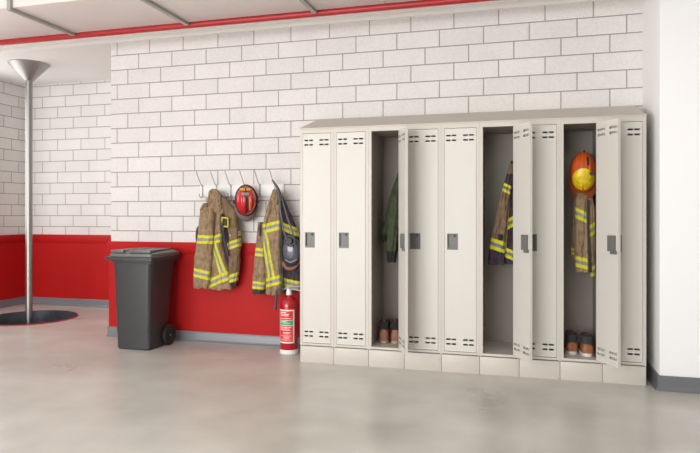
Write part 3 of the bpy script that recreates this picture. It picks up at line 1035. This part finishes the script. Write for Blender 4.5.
def dome_patch(bm, c, rot, a, bz, h, us, vs, lift, mi=0, k=10, disc=False):
    def uv(i, j):
        x, y = -1 + 2 * i / k, -1 + 2 * j / k
        if disc:                                        # squeeze the square grid into an oval
            x, y = x * math.sqrt(1 - y * y / 2), y * math.sqrt(1 - x * x / 2)
        return (us[0] + us[1]) / 2 + (us[1] - us[0]) / 2 * x, (vs[0] + vs[1]) / 2 + (vs[1] - vs[0]) / 2 * y
    g0 = [[on_dome(c, rot, a, bz, h, *uv(i, j), lift) for i in range(k + 1)] for j in range(k + 1)]
    g1 = [[on_dome(c, rot, a, bz, h, *uv(i, j), lift - .006) for i in range(k + 1)] for j in range(k + 1)]
    va = [[bm.verts.new(p) for p in r] for r in g0]
    vb = [[bm.verts.new(p) for p in r] for r in g1]
    for j in range(k):
        for i in range(k):
            bm.faces.new((va[j][i], va[j][i + 1], va[j + 1][i + 1], va[j + 1][i])).material_index = mi
            bm.faces.new((vb[j][i], vb[j + 1][i], vb[j + 1][i + 1], vb[j][i + 1])).material_index = mi
    for i in range(k):
        for r in (0, k):
            bm.faces.new((va[r][i], va[r][i + 1], vb[r][i + 1], vb[r][i])).material_index = mi
            bm.faces.new((va[i][r], va[i + 1][r], vb[i + 1][r], vb[i][r])).material_index = mi


bm = new(); dome_patch(bm, hc, hrot, HA, HB, HH, (-.56, .5), (.7, .84), .008); build('reflective_band', bm, M_YEL, hs, hc)
bm = new(); dome_patch(bm, hc, hrot, HA, HB, HH, (-.42, .36), (.38, .56), .011); build('front_plate', bm, M_SIL, hs, hc)
bm = new(); dome_patch(bm, hc, hrot, HA, HB, HH, (.34, .44), (-.6, .3), .006); build('side_strip', bm, M_YEL, hs, hc)
bm = new(); dome_patch(bm, hc, hrot, HA, HB, HH, (-.02, .24), (-.82, .3), .008); build('centre_strip', bm, M_HELMK, hs, hc)
for sgn in (-1, 1):
    bm = new()
    p0 = hc + hrot @ Vector((sgn * (HA - .006), -.01, -.01)); p1 = hc + hrot @ Vector((sgn * (HA + .022), -.01, -.012))
    tube(bm, [p0, p1], .016, 14)
    build('side_knob', bm, M_BLACK, hr, hc)
bm = new()
rows = []
na = 64
for s_, dy in ((.0, -.022), (.009, -.018), (.011, -.004), (.0, .002), (0, -.022)):
    rows.append([hc + hrot @ Vector(((HA + s_) * math.cos(2 * math.pi * k / na), dy, (HB + s_) * math.sin(2 * math.pi * k / na))) for k in range(na)])
loft(bm, rows, cap=False)
build('edge_trim', bm, M_BLACK, hr, hc)
bm = new()
tp = hc + hrot @ Vector((0, 0, HB))
tube(bm, smooth_path([tp + Vector((-.015, 0, -.02)), Vector((HOOKX[3], YW - .085, 1.535)), tp + Vector((.015, 0, -.02))], 14), .004, 8)
build('hanging_ring', bm, M_STEEL, hr, hc)

# orange helmet with a yellow visor inside the open locker at the right
oc0 = P(585, 168, 5.06)
oc = Vector((oc0.x - .012, 5.08, oc0.z - .035))
OA, OB, OH = .099, .162, .13
orr, osh, orot = make_helmet('fire_helmet', 'orange firefighter helmet with a yellow visor inside the open locker', oc, OA, OB, OH, M_ORANGE, M_ORANGE, mat('dark_orange_brim', (146, 74, 34), .5), .004, .075, R(6), R(-6))
bm = new(); dome_patch(bm, oc, orot, OA, OB, OH, (-.80, .88), (-.80, .24), .010, k=20, disc=True)
build('visor', bm, M_VISOR, orr, oc)
bm = new(); dome_patch(bm, oc, orot, OA, OB, OH, (.3, .44), (.38, .78), .008); build('dark_clip', bm, M_BLACK, osh, oc)
bm = new()
p0 = on_dome(oc, orot, OA, OB, OH, .62, -.02, 0)
tube(bm, [p0, p0 + Vector((0, -.03, 0))], .016, 14)
build('pivot_knob', bm, M_BLACK, orr, oc)
bm = new()
tp = oc + orot @ Vector((.02, 0, OB))
lk8 = lockers[7].location
tube(bm, smooth_path([tp + Vector((-.02, .005, -.02)), Vector((lk8.x + .2, LY + .28, tp.z + .02)), Vector((lk8.x + LW * .8, LY + LD - .06, 1.705)), ], 14), .005, 8)
build('chin_strap', bm, M_BLACK, orr, oc)

# ------------------------------------------------------------------ clothes inside the lockers
Yj = 5.16
# olive jacket
loc = P(396, 176, Yj)
j = thing('olive_jacket', 'olive green jacket with black cuffs hanging inside the open locker', 'jacket', loc)
jl = Vector(loc)
cloth_piece('jacket_body', [(172, 398, 401.5, .4), (180, 395.5, 404, .7), (192, 391.5, 405, 1), (202, 389, 405, 1), (225, 388.5, 405, 1), (250, 389, 405, 1)], Yj + .06, .045, [M_GREEN, M_YEL, M_SIL, M_BLACKC], j, jl, bands=[(243, 255, 3)], seed=31, amp=.34)
cloth_piece('sleeve', [(198, 389.5, 394, .6), (206, 387.5, 394, .9), (220, 384.5, 392, 1), (232, 381.5, 389.5, 1), (241, 380.3, 387, .9)], Yj, .036, [M_GREEN, M_YEL, M_SIL, M_BLACKC], j, jl, bands=[(234, 245, 3)], seed=37, amp=.34)
cloth_piece('sleeve', [(196, 391.5, 398.5, .6), (206, 390.5, 400, .9), (222, 388.8, 399, 1), (240, 386.8, 397.5, 1), (251, 386.3, 396.5, 1), (262, 387.3, 395.3, .9)], Yj - .04, .038, [M_GREEN, M_YEL, M_SIL, M_BLACKC], j, jl, bands=[(251, 266, 3)], seed=41, amp=.36)
strap('hanging_loop', [P(399, 174, Yj + .06), Vector((lockers[2].location.x + LW * .8, LY + LD - .062, 1.712)), P(401, 174, Yj + .07)], .012, .004, M_BLACKC, j, jl)

# coat with dark purple hem
loc = P(511, 166, Yj)
k = thing('firefighter_coat', 'tan firefighter coat with a dark purple hem inside the locker with the bare floor', 'coat', loc, 'firefighter coats in the lockers')
kl = Vector(loc)
PT = [M_BROWN, M_YEL, M_SILD, M_PURP, M_TAN]
cloth_piece('coat_back', [(163, 510, 514.5, .4), (172, 507.5, 516, .8), (185, 504, 516.5, 1), (215, 500, 516.5, 1), (250, 501, 516.5, 1), (259, 502, 516.5, 1)], Yj + .06, .04, [M_PURP, M_YEL, M_SIL], k, kl, seed=43)
cloth_piece('front_panel', [(184, 507.5, 512, .6), (196, 506.5, 514, .9), (215, 505.2, 515, 1), (240, 504, 515, 1), (258, 504, 515, 1), (264, 505, 515, 1)], Yj - .01, .04, [M_PURP, M_YEL, M_SILD, M_PURP], k, kl,
            stripes=[((504, 226.5), (517, 219), 9, .1), ((502, 250.5), (517, 257), 9, .1), ((508.4, 194), (504.6, 248), 3.4)], bands=[(244, 270, 3)], seed=47, amp=.34)
cloth_piece('sleeve', [(164, 509.6, 513, .4), (174, 507, 513.5, .7), (186, 503, 512, .9), (200, 499.3, 509.5, 1), (216, 495.5, 508, 1), (235, 491.4, 506.5, 1), (252, 489, 505, 1), (264.5, 488.3, 504, .95)], Yj - .05, .045, PT, k, kl,
            stripes=[((500, 185.5), (513, 191.5), 8, .2), ((487, 241.5), (506, 248), 10.5, .2)], bands=[(249.5, 270, 3), (174, 190, 3)], seed=53, amp=.36)
strap('hanging_loop', [P(511, 165, Yj + .05), Vector((lockers[5].location.x + LW * .8, LY + LD - .062, 1.712)), P(513, 166, Yj + .06)], .012, .004, M_DARK, k, kl)

# coat under the orange helmet
loc = P(586, 190, Yj)
bm = new()
box(bm, P(498.3, 0, Yj - .09).x, P(502.6, 0, Yj - .09).x, Yj - .112, Yj - .06, P(500, 240, Yj - .09).z, P(500, 234.5, Yj - .09).z, bev=.004)
build('pocket', bm, M_BLACKC, k, kl)
q = thing('firefighter_coat', 'tan firefighter coat with yellow stripes hanging below the orange helmet', 'coat', loc, 'firefighter coats in the lockers')
ql = Vector(loc)
cloth_piece('coat_back', [(184, 580, 590, .4), (194, 576, 592, .8), (215, 575, 593.5, 1), (250, 574.5, 593.5, 1), (268, 575, 593.5, 1)], Yj + .07, .04, [M_DARK, M_YEL, M_SIL], q, ql, seed=59)
cloth_piece('sleeve', [(198, 574.5, 579, .5), (210, 573, 579, .8), (230, 572, 579, 1), (248, 571, 578, 1), (258, 571.3, 577, .9)], Yj + .0, .034, TAPE, q, ql, stripes=[((569, 251), (580, 251.5), 6.5, .2)], seed=61)
cloth_piece('front_panel', [(190, 577, 586, .5), (200, 575.5, 587.5, .8), (215, 575, 588, 1), (240, 574.8, 588, 1), (258, 574.6, 588.5, 1), (272, 575.5, 589.5, .95)], Yj - .05, .042, TAPE, q, ql,
            stripes=[((573, 211.5), (590, 219.5), 9.5, .1), ((573, 260.5), (591, 264.5), 10.5, .1)], seed=67, amp=.34)
cloth_piece('front_panel', [(196, 587.5, 592, .5), (208, 588, 594.5, .8), (230, 588.5, 595, 1), (255, 589.5, 595, 1), (276, 590.5, 595, .95)], Yj - .03, .04, TAPE, q, ql,
            stripes=[((586, 233), (599, 225), 10, .1), ((587, 274), (600, 267), 9, .1)], seed=71, amp=.34)
strap('zip_flap', [P(588, 200, Yj - .08), P(587.5, 215, Yj - .088), P(588.3, 235, Yj - .085), P(589.5, 255, Yj - .08), P(591, 272, Yj - .075)], .016, .012, M_BLACK, q, ql)  # dark strip along the gap between the two front panels
strap('hanging_loop', [P(585, 186, Yj + .06), Vector((lk8.x + LW * .8, LY + LD - .062, 1.70)), P(587, 186, Yj + .07)], .012, .004, M_DARK, q, ql)


# ------------------------------------------------------------------ footwear
def shoe(name, label, x, y, style, rot=0, group=None):
    """heel towards the room, toe into the locker"""
    zb = .1652
    root = thing(name, label, 'boot' if style == 'boot' else 'shoe', (x, y, zb), group)
    root.rotation_euler = (0, 0, rot)
    boot = style == 'boot'
    Ls = .275

    def ring(z, ya, yb, w, n=32):
        out = []
        for k_ in range(n):
            ph = 2 * math.pi * k_ / n
            c_, s_ = math.cos(ph), math.sin(ph)
            cy = (ya + yb) / 2
            wy = math.copysign(abs(s_) ** (.8 if s_ > 0 else .6), s_)
            tp = 1.0 + .06 * wy if yb > .2 else 1.0
            out.append(Vector((w * tp * math.copysign(abs(c_) ** .65, c_), cy + (yb - ya) / 2 * wy, z)))
        return out
    bm = new()
    loft(bm, [ring(0, .0, Ls - .012, .043), ring(.004, -.006, Ls - .004, .046), ring(.02, -.008, Ls, .047), ring(.027, -.005, Ls - .003, .045)])
    build('sole', bm, M_SOLEB if boot else M_SOLEW, root)
    top = .188 if boot else .158
    cz = .122 if boot else .10
    bm = new()
    loft(bm, [ring(.024, .003, Ls - .006, .041), ring(.045, .0, Ls - .01, .0415), ring(.065, .002, Ls - .04, .04), ring(.08, .005, .2, .0385), ring(.095, .007, .165, .037), ring(cz, .008, .14, .037)])
    up = build('upper', bm, M_LEATHER, root)
    bm = new()
    loft(bm, [ring(.0265, -.001, .09, .0425), ring(.05, -.002, .08, .0428), ring(.07, .001, .06, .0415), ring(.085 if not boot else .1, .0045, .035, .036)])
    build('heel_counter', bm, M_LEATHD if boot else M_LEATHER, up)
    bm = new()
    loft(bm, [ring(cz - .004, .005, .142, .0385), ring(cz + .012, .003, .142, .0415), ring(top - .012, .004, .135, .0425), ring(top - .002, .008, .132, .0405),
              ring(top, .013, .128, .036), ring(top - .01, .017, .123, .032), ring(cz, .02, .12, .03)])
    for s_ in range(3):
        zz = cz + .012 + s_ * (top - cz - .024) / 2
        pts = ring(zz, .001, .144, .0435)
        tube(bm, pts[16:32] + [pts[0]], .003, 6)
    build('collar', bm, M_BLACKC if boot else M_COLLAR, root)
    bm = new()
    prism(bm, [(.105, cz - .02), (.128, cz - .02), (.15, top + .004), (.143, top + .008), (.13, top + .004)], 'x', -.028, .028, bev=.003)
    build('tongue', bm, M_LEATHD if boot else M_LINING, root)
    bm = new()
    tube(bm, smooth_path([(-.008, .012, top - .01), (-.008, -.004, top + .012), (.008, -.004, top + .012), (.008, .012, top - .01)], 12), .003, 6)
    build('pull_tab', bm, M_LEATHD if boot else M_LINING, root)
    for zz, yy in ((.09, .185), (.105, .165), (.12, .15)):
        pass
    return root


shoe('work_boot', 'brown leather boot with a black collar, left one below the green jacket', P(383.6, 343, 5.05).x, 5.05, 'boot', R(3), 'boots in the locker with the green jacket')
shoe('work_boot', 'brown leather boot with a black collar, right one, partly hidden by the locker edge', P(394.6, 343, 5.05).x, 5.06, 'boot', R(-2), 'boots in the locker with the green jacket')
shoe('work_shoe', 'brown shoe with a white sole, left one of the pair in the right open locker', P(573, 353, 5.03).x, 5.045, 'shoe', R(8), 'shoes in the locker with the orange helmet')
shoe('work_shoe', 'brown shoe with a white sole, right one of the pair in the right open locker', P(588.4, 355, 5.0).x, 5.0, 'shoe', R(5), 'shoes in the locker with the orange helmet')

# ------------------------------------------------------------------ light
world = bpy.data.worlds.new('daylight')
scene.world = world
world.use_nodes = True
bg = world.node_tree.nodes['Background']
bg.inputs['Color'].default_value = (1, 1, 1, 1)
bg.inputs['Strength'].default_value = 0.42
KW = (30, 610, 20, 20)


def area(name, loc, target, sx, sy, power, color=(1, 1, 1)):
    d = bpy.data.lights.new(name, 'AREA')
    d.shape = 'RECTANGLE'
    d.size, d.size_y = sx, sy
    d.energy = power
    d.color = color
    o = bpy.data.objects.new(name, d)
    COL.objects.link(o)
    o.location = loc
    o.rotation_euler = (Vector(target) - Vector(loc)).to_track_quat('-Z', 'Y').to_euler()
    return o


# bay door daylight; frames on the solid left wall are added, not openings
for n_, (ya_, yb_, za_, zb_) in enumerate(((4.7, 6.4, 1.0, 2.8), (-3.4, 1.2, .3, 2.9))):
    bm = new()
    for q_ in ((ya_ - .06, ya_, za_ - .06, zb_ + .06), (yb_, yb_ + .06, za_ - .06, zb_ + .06), (ya_, yb_, za_ - .06, za_), (ya_, yb_, zb_, zb_ + .06)):
        box(bm, XL + .0005, XL + .09, *q_)
    struct('window_%d' % (n_ + 1), bm, M_WHITE, 0)  # added frame on the solid wall, no window behind it
area('window_daylight', (XL + .07, 5.55, 1.9), (XL + 3, 5.55, 1.9), 1.7, 1.8, KW[0], (1, .995, .985))  # unseen light added to brighten the alcove
area('bay_daylight', (-3.9, -3.9, 1.5), (0.6, 5.2, 1.5), 6.5, 2.7, KW[1], (.985, .995, 1))
area('ceiling_lamp', (-3.4, 1.2, 3.40), (-3.4, 1.2, 0), 1.6, 1.6, KW[2], (1, .98, .95))  # added overhead fill light, out of view
area('ceiling_lamp', (0.6, 1.2, 3.40), (0.6, 1.2, 0), 1.6, 1.6, KW[3], (1, .98, .95))  # second added overhead fill, out of view

area('cove_strip_lamp', (-1.6, 5.12, 3.42), (-1.6, 5.12, 0), 10.0, .08, 8, (1, .98, .95))  # strip light hidden behind the duct, added to brighten the crown moulding

vs = scene.view_settings
vs.view_transform = 'Standard'
vs.look = 'None'
vs.exposure = -0.25
vs.gamma = 1
vs.use_curve_mapping = False
